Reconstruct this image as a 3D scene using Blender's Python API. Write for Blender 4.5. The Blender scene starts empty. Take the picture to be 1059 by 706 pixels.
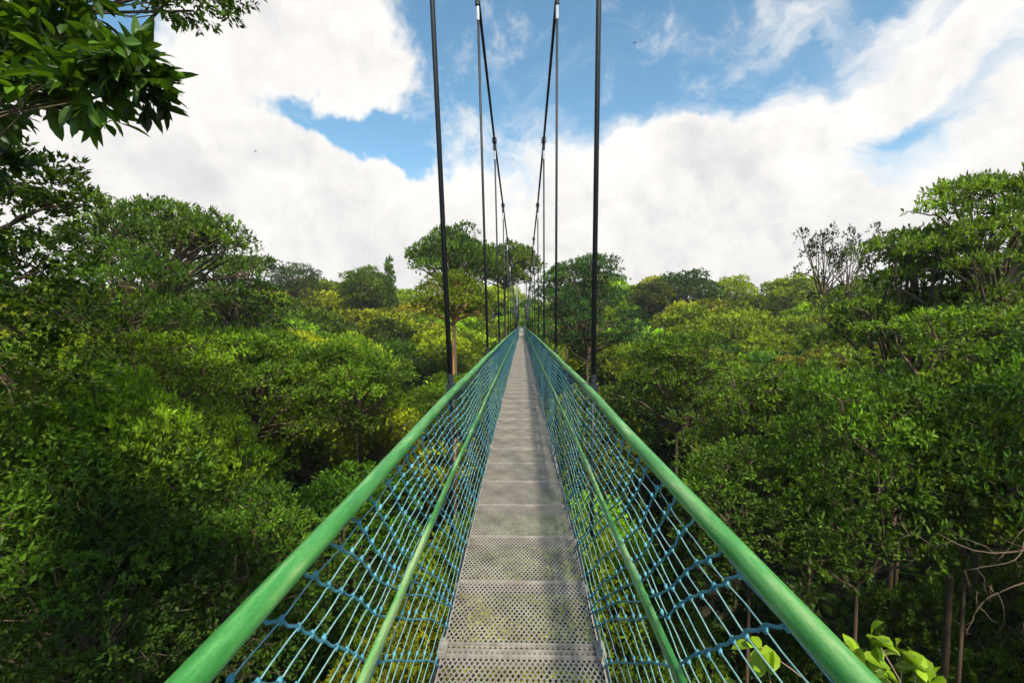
import bpy, math, random
import numpy as np
from mathutils import Vector, Matrix
rad = math.radians
scene = bpy.context.scene
col = scene.collection

# ------------------------------------------------------------------ camera
F = 300.0; PW, PH = 1059.0, 706.0
HORY, VPX = 335.0, 536.0
pitch = math.atan((PH/2-HORY)/F); yaw = math.atan((VPX-PW/2)/F)
cam_d = bpy.data.cameras.new('camera'); cam = bpy.data.objects.new('camera', cam_d); col.objects.link(cam)
cam_d.sensor_width = 36; cam_d.lens = F/680*36; cam_d.clip_start = .05; cam_d.clip_end = 6000
cam.rotation_euler = (rad(90)-pitch, 0, yaw); cam.location = (0, 0, 0)
scene.camera = cam
CM = np.array(cam.rotation_euler.to_matrix())
def ray(px, py):
    return CM @ np.array([(px-PW/2)/F, -(py-PH/2)/F, -1.0])
def at(px, py, Y):
    d = ray(px, py); return d*(Y/d[1])
def proj(p):
    q = CM.T @ np.asarray(p, float)
    return PW/2+F*q[0]/-q[2], PH/2-F*q[1]/-q[2]

# ------------------------------------------------------------------ object helpers
def tag(o, label=None, cat=None, group=None, kind=None):
    if label: o['label'] = label
    if cat: o['category'] = cat
    if group: o['group'] = group
    if kind: o['kind'] = kind
    return o
def empty(name, loc=(0,0,0), rz=0):
    o = bpy.data.objects.new(name, None); col.objects.link(o)
    o.location = loc; o.rotation_euler = (0,0,rz); o.empty_display_size = .5
    return o
def link(name, me, parent=None):
    o = bpy.data.objects.new(name, me); col.objects.link(o)
    if parent: o.parent = parent
    return o
def np_mesh(name, V, loops, starts, mats, smooth=False, tone=None, mi=None):
    me = bpy.data.meshes.new(name)
    V = np.ascontiguousarray(V, np.float32); loops = np.ascontiguousarray(loops, np.int32); starts = np.ascontiguousarray(starts, np.int32)
    me.vertices.add(len(V)); me.vertices.foreach_set('co', V.ravel())
    me.loops.add(len(loops)); me.loops.foreach_set('vertex_index', loops)
    me.polygons.add(len(starts)); me.polygons.foreach_set('loop_start', starts)
    if mi is not None: me.polygons.foreach_set('material_index', np.ascontiguousarray(mi, np.int32))
    me.update(calc_edges=True)
    me.polygons.foreach_set('use_smooth', np.full(len(starts), smooth, bool))
    if tone is not None:
        a = me.attributes.new('tone', 'FLOAT', 'FACE'); a.data.foreach_set('value', np.ascontiguousarray(tone, np.float32))
    for m in mats: me.materials.append(m)
    me.update()
    return me
class MB:
    """collects polygons"""
    def __init__(s): s.v = []; s.f = []; s.m = []; s.n = 0
    def add(s, V, Fc, m=0):
        s.v.append(np.asarray(V, float).reshape(-1,3))
        for f in Fc: s.f.append([i+s.n for i in f]); s.m.append(m)
        s.n += len(s.v[-1])
    def box(s, c, h, m=0, R=None):
        c = np.asarray(c, float)
        V = np.array([[x,y,z] for x in (-1,1) for y in (-1,1) for z in (-1,1)], float)*np.asarray(h, float)
        if R is not None: V = V @ np.asarray(R).T
        s.add(V+c, [(0,1,3,2),(4,6,7,5),(0,4,5,1),(2,3,7,6),(0,2,6,4),(1,5,7,3)], m)
    def tube(s, P, r, sides=6, m=0, caps=True, sec=None, rot0=0):
        P = np.asarray(P, float); n = len(P)
        r = np.broadcast_to(np.asarray(r, float), (n,))
        T = np.gradient(P, axis=0); T /= np.linalg.norm(T, axis=1)[:,None]+1e-12
        ref = np.array([0,0,1.]) if abs(T[:,2]).mean() < .8 else np.array([1.,0,0])
        S = np.cross(T, ref); S /= np.linalg.norm(S, axis=1)[:,None]+1e-12
        U = np.cross(S, T)
        if sec is None:
            a = np.arange(sides)*2*math.pi/sides+rot0; ca, sa = np.cos(a), np.sin(a)
        else:
            ca, sa = np.array(sec).T; sides = len(sec)
        V = P[:,None]+ r[:,None,None]*(S[:,None]*ca[None,:,None]+U[:,None]*sa[None,:,None])
        Fc = [(i*sides+j, i*sides+(j+1)%sides, (i+1)*sides+(j+1)%sides, (i+1)*sides+j) for i in range(n-1) for j in range(sides)]
        if caps: Fc += [tuple(range(sides))[::-1], tuple((n-1)*sides+j for j in range(sides))]
        s.add(V.reshape(-1,3), Fc, m)
    def build(s, name, mats, parent=None, smooth=False):
        if not isinstance(mats, (list, tuple)): mats = [mats]
        V = np.concatenate(s.v); ln = np.array([len(f) for f in s.f]); st = np.concatenate([[0], np.cumsum(ln)[:-1]])
        me = np_mesh(name, V, np.concatenate([np.asarray(f) for f in s.f]), st, mats, smooth, mi=s.m)
        return link(name, me, parent)

# ------------------------------------------------------------------ materials
def mat(name):
    m = bpy.data.materials.new(name); m.use_nodes = True
    nt = m.node_tree; b = nt.nodes['Principled BSDF']
    return m, nt, b
def noise(nt, scale, detail=4, rough=.6, coord='Object', dist=0):
    tc = nt.nodes.new('ShaderNodeTexCoord'); n = nt.nodes.new('ShaderNodeTexNoise')
    n.inputs['Scale'].default_value = scale; n.inputs['Detail'].default_value = detail; n.inputs['Roughness'].default_value = rough
    n.inputs['Distortion'].default_value = dist
    nt.links.new(tc.outputs[coord], n.inputs['Vector']); return n
def ramp(nt, src, stops):
    r = nt.nodes.new('ShaderNodeValToRGB'); cr = r.color_ramp
    while len(cr.elements) < len(stops): cr.elements.new(.5)
    for e, (p, c) in zip(cr.elements, stops): e.position = p; e.color = (*c, 1)
    nt.links.new(src, r.inputs[0]); return r
def bump(nt, b, src, strength, dist=.01):
    bp = nt.nodes.new('ShaderNodeBump'); bp.inputs['Strength'].default_value = strength; bp.inputs['Distance'].default_value = dist
    nt.links.new(src, bp.inputs['Height']); nt.links.new(bp.outputs[0], b.inputs['Normal'])
def simple(name, stops, scale=5, rough=.6, metal=0, bmp=0, bd=.01, detail=5, stretch=None):
    m, nt, b = mat(name); n = noise(nt, scale, detail)
    if stretch:
        mp = nt.nodes.new('ShaderNodeMapping'); mp.inputs['Scale'].default_value = stretch
        l = n.inputs['Vector'].links[0]; src = l.from_socket; nt.links.new(src, mp.inputs[0]); nt.links.new(mp.outputs[0], n.inputs['Vector'])
    r = ramp(nt, n.outputs[0], stops); nt.links.new(r.outputs[0], b.inputs['Base Color'])
    b.inputs['Roughness'].default_value = rough; b.inputs['Metallic'].default_value = metal
    if bmp: bump(nt, b, n.outputs[0], bmp, bd)
    return m
M = {}
# green paint with worn streaks
def green_paint(name, wear):
    m, nt, b = mat(name)
    n1 = noise(nt, 9, 8, .7); mp = nt.nodes.new('ShaderNodeMapping'); mp.inputs['Scale'].default_value = (2.2,.25,2.2)
    src = n1.inputs['Vector'].links[0].from_socket; nt.links.new(src, mp.inputs[0]); nt.links.new(mp.outputs[0], n1.inputs['Vector'])
    r1 = ramp(nt, n1.outputs[0], [(.28,(.022,.15,.03)),(.45,(.048,.245,.05)),(.60-wear,(.10,.33,.08)),(.74-wear,(.30,.44,.19))])
    n2 = noise(nt, 160, 3, .6); r2 = ramp(nt, n2.outputs[0], [(.35,(.75,.75,.75)),(.65,(1,1,1))])
    mx = nt.nodes.new('ShaderNodeMix'); mx.data_type='RGBA'; mx.blend_type='MULTIPLY'; mx.inputs[0].default_value=.6
    nt.links.new(r1.outputs[0], mx.inputs[6]); nt.links.new(r2.outputs[0], mx.inputs[7])
    nt.links.new(mx.outputs[2], b.inputs['Base Color'])
    n3 = noise(nt, 38, 9, .75); r3 = ramp(nt, n3.outputs[0], [(.665,(0,0,0)),(.70,(1,1,1))])
    m3 = nt.nodes.new('ShaderNodeMix'); m3.data_type='RGBA'; nt.links.new(r3.outputs[0], m3.inputs[0])
    nt.links.new(mx.outputs[2], m3.inputs[6]); m3.inputs[7].default_value=(.30,.36,.24,1); nt.links.new(m3.outputs[2], b.inputs['Base Color'])
    b.inputs['Roughness'].default_value = .36; bump(nt, b, n2.outputs[0], .15, .002)
    return m
M['rail'] = green_paint('green_rail_paint', .06)
M['midrail'] = green_paint('green_bar_paint', .1)
M['alu'] = simple('weathered_aluminium', [(.3,(.20,.175,.145)),(.5,(.36,.325,.28)),(.7,(.50,.455,.40))], 5, .5, .35, .3, .002)
M['alu_edge'] = simple('aluminium_edge', [(.3,(.22,.20,.175)),(.7,(.40,.37,.33))], 20, .45, .3)
M['steel'] = simple('galvanised_beam', [(.3,(.12,.12,.12)),(.7,(.25,.25,.24))], 8, .6, .3)
M['cable'] = simple('dark_steel_cable', [(.3,(.006,.008,.011)),(.7,(.018,.023,.03))], 40, .55, .1)
M['fitting'] = simple('bright_cable_fitting', [(.3,(.55,.55,.55)),(.7,(.75,.75,.75))], 30, .3, .6)
M['net_blue'] = simple('blue_net_rope', [(.3,(.03,.14,.20)),(.55,(.06,.245,.32)),(.75,(.16,.38,.43))], 12, .6, 0, .5, .002)
M['net_pale'] = simple('pale_net_cord', [(.3,(.10,.26,.29)),(.7,(.27,.45,.42))], 12, .6)
M['bark'] = simple('brown_bark', [(.3,(.045,.03,.018)),(.55,(.11,.075,.045)),(.75,(.19,.14,.09))], 3, .9, 0, .8, .05, 8, (1,1,.25))
M['bark_pale'] = simple('pale_bark', [(.3,(.16,.11,.07)),(.55,(.28,.21,.14)),(.75,(.40,.32,.24))], 3, .85, 0, .7, .04, 8, (1,1,.25))
M['bark_orange'] = simple('orange_brown_bark', [(.3,(.20,.09,.035)),(.7,(.42,.22,.10))], 3, .85, 0, .7, .04, 8, (1,1,.25))
M['soil'] = simple('forest_floor_leaf_litter', [(.3,(.014,.012,.007)),(.55,(.035,.03,.015)),(.75,(.03,.045,.012))], 1.7, .95, 0, .6, .1, 8)
M['concrete'] = simple('concrete', [(.3,(.22,.21,.19)),(.7,(.36,.35,.32))], 4, .85, 0, .3, .01)
M['bird'] = simple('dark_feathers', [(.3,(.01,.01,.01)),(.7,(.03,.03,.03))], 10, .7)

def leaf_material(name, rough=.5, trans=.38, spec=.2):
    m, nt, b = mat(name); N = nt.nodes; L = nt.links
    oi = N.new('ShaderNodeObjectInfo'); at_ = N.new('ShaderNodeAttribute'); at_.attribute_name = 'tone'
    geo = N.new('ShaderNodeNewGeometry')
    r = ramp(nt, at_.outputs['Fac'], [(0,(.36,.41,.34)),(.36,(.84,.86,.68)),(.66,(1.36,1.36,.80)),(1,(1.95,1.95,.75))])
    mx = N.new('ShaderNodeMix'); mx.data_type='RGBA'; mx.blend_type='MULTIPLY'; mx.inputs[0].default_value = 1
    L.new(oi.outputs['Color'], mx.inputs[6]); L.new(r.outputs[0], mx.inputs[7])
    hs = N.new('ShaderNodeHueSaturation'); L.new(mx.outputs[2], hs.inputs['Color'])
    mr = N.new('ShaderNodeMapRange'); mr.inputs[3].default_value=.7; mr.inputs[4].default_value=1.35
    L.new(geo.outputs['Random Per Island'], mr.inputs[0]); L.new(mr.outputs[0], hs.inputs['Value'])
    L.new(hs.outputs[0], b.inputs['Base Color'])
    b.inputs['Roughness'].default_value = rough; b.inputs['Specular IOR Level'].default_value = spec
    tr = N.new('ShaderNodeBsdfTranslucent')
    m2 = N.new('ShaderNodeMix'); m2.data_type='RGBA'; m2.blend_type='MULTIPLY'; m2.inputs[0].default_value = 1
    L.new(hs.outputs[0], m2.inputs[6]); m2.inputs[7].default_value = (1.7,1.5,.45,1)
    L.new(m2.outputs[2], tr.inputs[0])
    ms = N.new('ShaderNodeMixShader'); ms.inputs[0].default_value = trans
    L.new(b.outputs[0], ms.inputs[1]); L.new(tr.outputs[0], ms.inputs[2])
    L.new(ms.outputs[0], N['Material Output'].inputs['Surface'])
    return m
M['leaf'] = leaf_material('leaf')
M['leaf_gloss'] = leaf_material('glossy_leaf', .4, .35, .35)

# ------------------------------------------------------------------ sky and light
SUN_EL, SUN_AZ = rad(50), rad(160)     # azimuth measured clockwise from +Y: high on the right
sun_dir = Vector((math.cos(SUN_EL)*math.sin(SUN_AZ), math.cos(SUN_EL)*math.cos(SUN_AZ), math.sin(SUN_EL)))
sd = bpy.data.lights.new('sun', 'SUN'); sd.energy = 5.0; sd.angle = rad(4); sd.color = (1,.91,.73)
so = bpy.data.objects.new('sun', sd); col.objects.link(so); so.rotation_euler = (-sun_dir).to_track_quat('-Z','Y').to_euler()
w = bpy.data.worlds.new('World'); scene.world = w; w.use_nodes = True
nt = w.node_tree; N = nt.nodes; L = nt.links; N.clear()
def mth(op, a, b=None, clamp=False):
    n = N.new('ShaderNodeMath'); n.operation = op; n.use_clamp = clamp
    for i, v in enumerate((a, b)):
        if v is None: continue
        if isinstance(v, (int, float)): n.inputs[i].default_value = v
        else: L.new(v, n.inputs[i])
    return n.outputs[0]
sky = N.new('ShaderNodeTexSky'); sky.sky_type = 'NISHITA'; sky.sun_disc = False
sky.sun_elevation = SUN_EL; sky.sun_rotation = SUN_AZ; sky.dust_density = .6; sky.ozone_density = 1.6; sky.air_density = 1.0
tc = N.new('ShaderNodeTexCoord'); nrm = N.new('ShaderNodeVectorMath'); nrm.operation='NORMALIZE'; L.new(tc.outputs['Generated'], nrm.inputs[0])
sep = N.new('ShaderNodeSeparateXYZ'); L.new(nrm.outputs[0], sep.inputs[0])
az = mth('ARCTAN2', sep.outputs[0], sep.outputs[1]); el = mth('ARCSINE', sep.outputs[2])
com = N.new('ShaderNodeCombineXYZ'); L.new(az, com.inputs[0]); L.new(el, com.inputs[1])
def wnoise(scale, detail, rough, vec, dist=0):
    n = N.new('ShaderNodeTexNoise'); n.inputs['Scale'].default_value=scale; n.inputs['Detail'].default_value=detail
    n.inputs['Roughness'].default_value=rough; n.inputs['Distortion'].default_value=dist; L.new(vec, n.inputs['Vector']); return n
wn = wnoise(3.2, 5, .6, nrm.outputs[0])
v1 = N.new('ShaderNodeVectorMath'); v1.operation='SUBTRACT'; L.new(wn.outputs['Color'], v1.inputs[0]); v1.inputs[1].default_value=(.5,.5,.5)
v2 = N.new('ShaderNodeVectorMath'); v2.operation='SCALE'; L.new(v1.outputs[0], v2.inputs[0]); v2.inputs['Scale'].default_value=.32
v3 = N.new('ShaderNodeVectorMath'); v3.operation='ADD'; L.new(com.outputs[0], v3.inputs[0]); L.new(v2.outputs[0], v3.inputs[1])
def dirang(px, py):
    d = ray(px, py); d /= np.linalg.norm(d); return math.atan2(d[0], d[1]), math.asin(d[2])
def blob(px, py, rx, ry, ang, wt):
    a0, e0 = dirang(px, py); a1, e1 = dirang(px+rx*.5, py); a2, e2 = dirang(px, py+ry*.5)
    mp = N.new('ShaderNodeMapping'); mp.vector_type='TEXTURE'
    mp.inputs['Location'].default_value=(a0,e0,0); mp.inputs['Rotation'].default_value=(0,0,rad(ang))
    mp.inputs['Scale'].default_value=(2*math.hypot(a1-a0,0), 2*abs(e2-e0), 1)
    L.new(v3.outputs[0], mp.inputs[0])
    sx = N.new('ShaderNodeVectorMath'); sx.operation='MULTIPLY'; L.new(mp.outputs[0], sx.inputs[0]); sx.inputs[1].default_value=(1,1,0)
    d = N.new('ShaderNodeVectorMath'); d.operation='DOT_PRODUCT'; L.new(sx.outputs[0], d.inputs[0]); L.new(sx.outputs[0], d.inputs[1])
    return mth('MULTIPLY', mth('EXPONENT', mth('MULTIPLY', d.outputs['Value'], -1)), wt)
CUM = [ # cumulus masses: photo position, size, tilt, weight
 (320,262,120,62,0,1.2),(430,275,60,45,0,1.1),(275,240,50,45,0,.8),(395,150,75,38,-14,1.05),(450,172,26,40,-30,.7),(345,190,55,55,0,.9),
 (408,203,36,15,-20,-1.1),(450,225,26,16,-40,-1.0),(468,200,16,40,0,-.45),(268,150,38,36,0,-.8),(250,215,14,14,0,-.5),(500,275,60,45,0,.8),(365,60,120,75,0,.9),(150,240,110,120,0,.9),(510,215,16,18,0,.25),
 (470,150,26,40,0,-.35)]
STR = [ # streaky sheets on the right
 (640,262,95,40,8,1.15),(700,222,110,24,14,.9),(845,158,120,22,24,.7),(720,300,330,42,0,1.2),(800,185,80,16,22,.5),(860,222,90,30,15,.5),(960,110,130,50,22,.55),(850,255,150,35,5,.75),(950,190,120,60,20,.6),
 (694,133,20,8,30,.35),(800,142,85,26,20,.42),(705,152,60,14,25,.35),(778,208,46,15,14,-1.1),(815,160,40,8,22,-.4),(560,262,60,40,0,.6),(900,60,120,30,25,.45)]
def total(lst):
    s = None
    for b_ in lst:
        v = blob(*b_); s = v if s is None else mth('ADD', s, v)
    return s
n_c = wnoise(9, 9, .62, nrm.outputs[0], .3)
mps = N.new('ShaderNodeMapping'); mps.inputs['Rotation'].default_value=(0,0,rad(-20)); mps.inputs['Scale'].default_value=(2.0,7.0,1); L.new(v3.outputs[0], mps.inputs[0])
n_s = wnoise(1.6, 8, .6, mps.outputs[0], .4)
off = N.new('ShaderNodeVectorMath'); off.operation='ADD'; L.new(nrm.outputs[0], off.inputs[0]); off.inputs[1].default_value=(.018,-.004,.022)
n_o = wnoise(9, 9, .62, off.outputs[0], .3)
relief = mth('MULTIPLY', mth('SUBTRACT', n_o.outputs[0], n_c.outputs[0]), 1.0)
dc = mth('ADD', total(CUM), mth('MULTIPLY', mth('SUBTRACT', n_c.outputs[0], .5), 2.0))
ds = mth('ADD', total(STR), mth('MULTIPLY', mth('SUBTRACT', n_s.outputs[0], .5), 1.9))
def smooth(v, lo, hi):
    m = N.new('ShaderNodeMapRange'); m.interpolation_type='SMOOTHSTEP'; m.inputs[1].default_value=lo; m.inputs[2].default_value=hi; L.new(v, m.inputs[0]); return m.outputs[0]
ac = smooth(dc, .08, .74); as_ = smooth(ds, .02, 1.0)
hz = mth('MULTIPLY', smooth(mth('MULTIPLY', el, -1), -.26, -.02), .92)
alpha = mth('MAXIMUM', mth('MAXIMUM', ac, as_), hz, True)
# cloud body tone: bright rims, faint grey and warm undersides
shade_n = wnoise(5.5, 6, .6, v3.outputs[0], .2)
shade = mth('ADD', mth('MULTIPLY', smooth(mth('MAXIMUM', dc, ds), .3, 1.8), .32), mth('ADD', relief, mth('SUBTRACT', mth('MULTIPLY', shade_n.outputs[0], 1.25), .30)))
cr = N.new('ShaderNodeValToRGB'); L.new(shade, cr.inputs[0])
els = [(.35,(1.04,1.015,.975)),(.55,(.97,.945,.91)),(.75,(.86,.84,.83)),(1,(.72,.71,.73))]
while len(cr.color_ramp.elements)<4: cr.color_ramp.elements.new(.5)
for e,(p,c) in zip(cr.color_ramp.elements, els): e.position=p; e.color=(*c,1)
bg1 = N.new('ShaderNodeBackground'); bg1.inputs[1].default_value=.135
hsv = N.new('ShaderNodeHueSaturation'); hsv.inputs['Saturation'].default_value=1.12; hsv.inputs['Hue'].default_value=.482; hsv.inputs['Value'].default_value=1.12; hsv.inputs['Value'].default_value=1.0
L.new(sky.outputs[0], hsv.inputs['Color']); L.new(hsv.outputs[0], bg1.inputs[0])
bg2 = N.new('ShaderNodeBackground'); bg2.inputs[1].default_value=.705; L.new(cr.outputs[0], bg2.inputs[0])
mxs = N.new('ShaderNodeMixShader'); L.new(alpha, mxs.inputs[0]); L.new(bg1.outputs[0], mxs.inputs[1]); L.new(bg2.outputs[0], mxs.inputs[2])
wo = N.new('ShaderNodeOutputWorld'); L.new(mxs.outputs[0], wo.inputs[0])
w.cycles.sampling_method = 'MANUAL'; w.cycles.sample_map_resolution = 512
cy = scene.cycles; cy.max_bounces = 4; cy.diffuse_bounces = 2; cy.use_adaptive_sampling = True; cy.adaptive_threshold = .03; cy.glossy_bounces = 1; cy.transmission_bounces = 2; cy.caustics_reflective = False; cy.caustics_refractive = False
scene.view_settings.view_transform='Standard'; scene.view_settings.look='None'; scene.view_settings.exposure=.54; scene.view_settings.gamma=1

# ------------------------------------------------------------------ ground
def ground(x, y):
    x = np.asarray(x, float); y = np.asarray(y, float)
    v = -21 + 9*(1-np.exp(-(x/45)**2)) + 11*(1/(1+np.exp(-(y-86)/10))) + 2*np.exp(-((y+8)/8)**2)
    return v + .8*np.sin(x*.13+1)*np.cos(y*.11)
def build_ground():
    xs = np.unique(np.concatenate([np.linspace(-90,90,73), np.array([-3000,-1500,-700,-400,-250,-180,-130,130,180,250,400,700,1500,3000])]))
    ys = np.unique(np.concatenate([np.linspace(-30,150,73), np.array([-3000,-1000,-300,-100,-60,180,220,300,500,1000,2000,3000])]))
    X, Y = np.meshgrid(xs, ys); Z = ground(X, Y)
    V = np.stack([X,Y,Z], -1).reshape(-1,3); nx = len(xs)
    i = np.arange(len(ys)-1)[:,None]*nx+np.arange(nx-1)[None]
    q = np.stack([i,i+1,i+1+nx,i+nx],-1).reshape(-1,4)
    o = link('ground', np_mesh('ground', V, q.ravel(), np.arange(len(q))*4, [M['soil']], True))
    tag(o, 'dark leaf strewn forest floor deep under the trees', 'ground', kind='structure')
build_ground()

# ------------------------------------------------------------------ foliage
def unit(v): return v/(np.linalg.norm(v, axis=-1, keepdims=True)+1e-9)
def leaves_arrays(rng, C, A, n, length, width, spread=1.0, tone=None, detail=False, droop=.25, jitter=.0):
    """C tuft centres, A tuft axes, n leaves each"""
    k = len(C); c = np.repeat(C, n, 0); a = np.repeat(A, n, 0)
    c = c + rng.normal(0, 1, c.shape)*jitter
    d = unit(a + rng.normal(0, 1, c.shape)*spread*.62); d[:,2] -= droop*rng.random(len(d)); d = unit(d)
    up = unit(np.array([0,0,1.])+rng.normal(0,.45,c.shape)); s = unit(np.cross(d, up)); nn = np.cross(s, d)
    l = length*(.6+.7*rng.random(len(c)))[:,None]; wd = width*(.7+.6*rng.random(len(c)))[:,None]
    t = np.repeat(tone if tone is not None else rng.random(k), n)
    t = np.clip(t + rng.normal(0,.13,len(t)), 0, 1)
    m = len(c)
    if not detail:
        b = c + d*l*.12
        V = np.stack([b, c+d*l*.5-s*wd+nn*wd*.35, c+d*l, c+d*l*.5+s*wd+nn*wd*.35], 1).reshape(-1,3)
        o = np.arange(m)[:,None]*4
        q = np.stack([o+0,o+1,o+2,o+0,o+2,o+3], -1).reshape(-1)
        return V, q, np.full(m*2, 3), np.repeat(t, 2)
    cv = lambda f: c + d*l*f - nn*l*(.30*f*f)
    f1, f2, f3 = .3, .58, .82
    P = [cv(0.), cv(f1), cv(f2), cv(f3), cv(1.)]
    def sd(f, ww, sg): return cv(f)+sg*s*wd*ww+nn*wd*.3*ww
    P += [sd(f1,.8,-1), sd(f2,1.,-1), sd(f3,.62,-1), sd(f1,.8,1), sd(f2,1.,1), sd(f3,.62,1)]
    V = np.stack(P, 1).reshape(-1,3); o = np.arange(m)[:,None]*11
    fs = [(0,5,1),(1,5,6,2),(2,6,7,3),(3,7,4),(0,1,8),(1,2,9,8),(2,3,10,9),(3,4,10)]
    q = np.concatenate([o+np.array(f)[None] for f in fs], 1).reshape(-1)
    ln = np.tile(np.array([len(f) for f in fs]), m)
    return V, q, ln, np.repeat(t, 8)
def leaves_mesh(name, parts, m):
    V = []; Q = []; Ln = []; T = []; off = 0
    for v,q,l,t in parts: V.append(v); Q.append(q+off); Ln.append(l); T.append(t); off += len(v)
    Ln = np.concatenate(Ln); st = np.concatenate([[0], np.cumsum(Ln)[:-1]])
    return np_mesh(name, np.concatenate(V), np.concatenate(Q), st, [m], False, tone=np.concatenate(T))

def curve_pts(a, b, n, rng, wob=.08, sag=0):
    a = np.asarray(a,float); b = np.asarray(b,float); t = np.linspace(0,1,n)[:,None]
    L_ = np.linalg.norm(b-a); off = rng.normal(0,1,3)*wob*L_; off2 = rng.normal(0,1,3)*wob*L_*.5
    return a+(b-a)*t + off*np.sin(math.pi*t) + off2*np.sin(2*math.pi*t) + np.array([0,0,1.])*(-sag*L_)*np.sin(math.pi*t)

def lobes_for(kind, rng, R, H, n):
    out = []
    for i in range(n):
        a = i*2.39996+rng.random()*.8
        if kind == 'dome':
            u = (i+.5)/n; el_ = math.asin(1-u*1.55)
            rr = .68+.12*rng.random()
            c = np.array([math.cos(a)*math.cos(el_)*R*rr, math.sin(a)*math.cos(el_)*R*rr, H*.45+math.sin(el_)*H*.62*rr*(1+.12*rng.normal())])
            r = R*(.20+.17*rng.random()); out.append((c, np.array([r*1.12, r*1.12, r*.56])))
        elif kind == 'umbrella':
            rr = R*math.sqrt((i+.5)/n)*.9; z = H*(.82-.42*(rr/R)**2)+rng.normal(0,.06)*H
            r = R*(.12+.11*rng.random()); out.append((np.array([math.cos(a)*rr, math.sin(a)*rr, z]), np.array([r*1.2, r*1.2, r*.55])))
        elif kind == 'layered':
            lev = rng.random(); rr = R*(.25+.7*rng.random())*(1-.55*lev**1.6); z = H*(.1+.85*lev)
            r = R*(.14+.12*rng.random()); out.append((np.array([math.cos(a)*rr, math.sin(a)*rr, z]), np.array([r*1.35, r*1.35, r*.30])))
        elif kind == 'column':
            lev = (i+.5)/n; rr = R*.4*rng.random()*(1-.5*lev); z = H*lev
            r = R*(.65-.35*lev); out.append((np.array([math.cos(a)*rr, math.sin(a)*rr, z]), np.array([r, r, r*.9])))
        elif kind == 'wispy':
            rr = R*(.2+.8*rng.random()); z = H*(.15+.85*rng.random())
            r = R*(.12+.1*rng.random()); out.append((np.array([math.cos(a)*rr, math.sin(a)*rr, z]), np.array([r, r, r*.7])))
    return out
def make_crown(kind, seed, R, H, nl, ntuft, nleaf, ll, lw, spread=1.0, fill=.12, detail=False, m='leaf', bark='bark', twig=3, thick=1.0, cover=-.35):
    rng = np.random.default_rng(seed); lobes = lobes_for(kind, rng, R, H, nl)
    if kind != 'x':
        zt = max(c[2]+r[2] for c, r in lobes); zl = min(c[2]-r[2] for c, r in lobes)
        for c, r in lobes: c[2] = c[2]-zt+H
    tot = sum(l[1][0]**2 for l in lobes); C = []; A = []; T = []
    mb = MB(); tr = R*.024*thick
    for (c, r) in lobes:
        k = max(18 if detail else 6, int(ntuft*r[0]**2/tot))
        d = unit(rng.normal(0,1,(k*2,3))); d = d[d[:,2] > (cover if kind in ('x','wispy','column') else -.02)-.35*rng.random(len(d))][:k]
        lump = 1+.16*np.sin(d[:,0]*5+seed)*np.sin(d[:,1]*6+c[0])+.10*rng.normal(0,1,len(d))
        p = c + d*r*lump[:,None]
        C.append(p); A.append(unit(unit(d/r)*.8+np.array([0,0,.55]))); lt = .42+.21*rng.normal(); T.append(np.clip(lt+.12*rng.normal(0,1,len(p))+.0, 0, 1))
        ki = int(k*fill)
        if ki:
            p2 = c + unit(rng.normal(0,1,(ki,3)))*r*(rng.random((ki,1))**.5)*.8
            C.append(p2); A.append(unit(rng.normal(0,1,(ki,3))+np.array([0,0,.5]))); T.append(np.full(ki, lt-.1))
        # limb and twigs
        base = np.array([0,0,-.02*H]) + np.array([0,0,1.])*(min(c[2]*.55, H*.35)*rng.random() if kind != 'x' else rng.uniform(-1.6,.4))
        P = curve_pts(base, c-np.array([0,0,r[2]*.4]), 7, rng, .045, -.05)
        mb.tube(P, np.linspace(tr, tr*.28, 7), 5, 0, False)
        for _ in range(twig):
            j = rng.integers(0, len(p)); mb.tube(curve_pts(P[-2 if rng.random()<.5 else -1], p[j], 5, rng, .09), np.linspace(tr*.3, tr*.08, 5), 4, 0, False)
    C = np.concatenate(C); A = np.concatenate(A); T = np.concatenate(T)
    # drop tufts buried inside other lobes
    keep = rng.random(len(C)) < .82
    for (c, r) in lobes: keep &= (((C-c)/r)**2).sum(1) > .42*rng.random(len(C))
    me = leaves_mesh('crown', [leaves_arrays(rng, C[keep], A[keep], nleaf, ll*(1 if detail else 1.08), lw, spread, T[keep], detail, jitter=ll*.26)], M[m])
    mb_me = None
    V = np.concatenate(mb.v); ln = np.array([len(f) for f in mb.f]); st = np.concatenate([[0], np.cumsum(ln)[:-1]])
    mb_me = np_mesh('branches', V, np.concatenate([np.asarray(f) for f in mb.f]), st, [M[bark]], True)
    return dict(crown=me, branches=mb_me, R=R, H=H, tr=tr*1.45, bark=bark)
TRUNKS = {}
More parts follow.
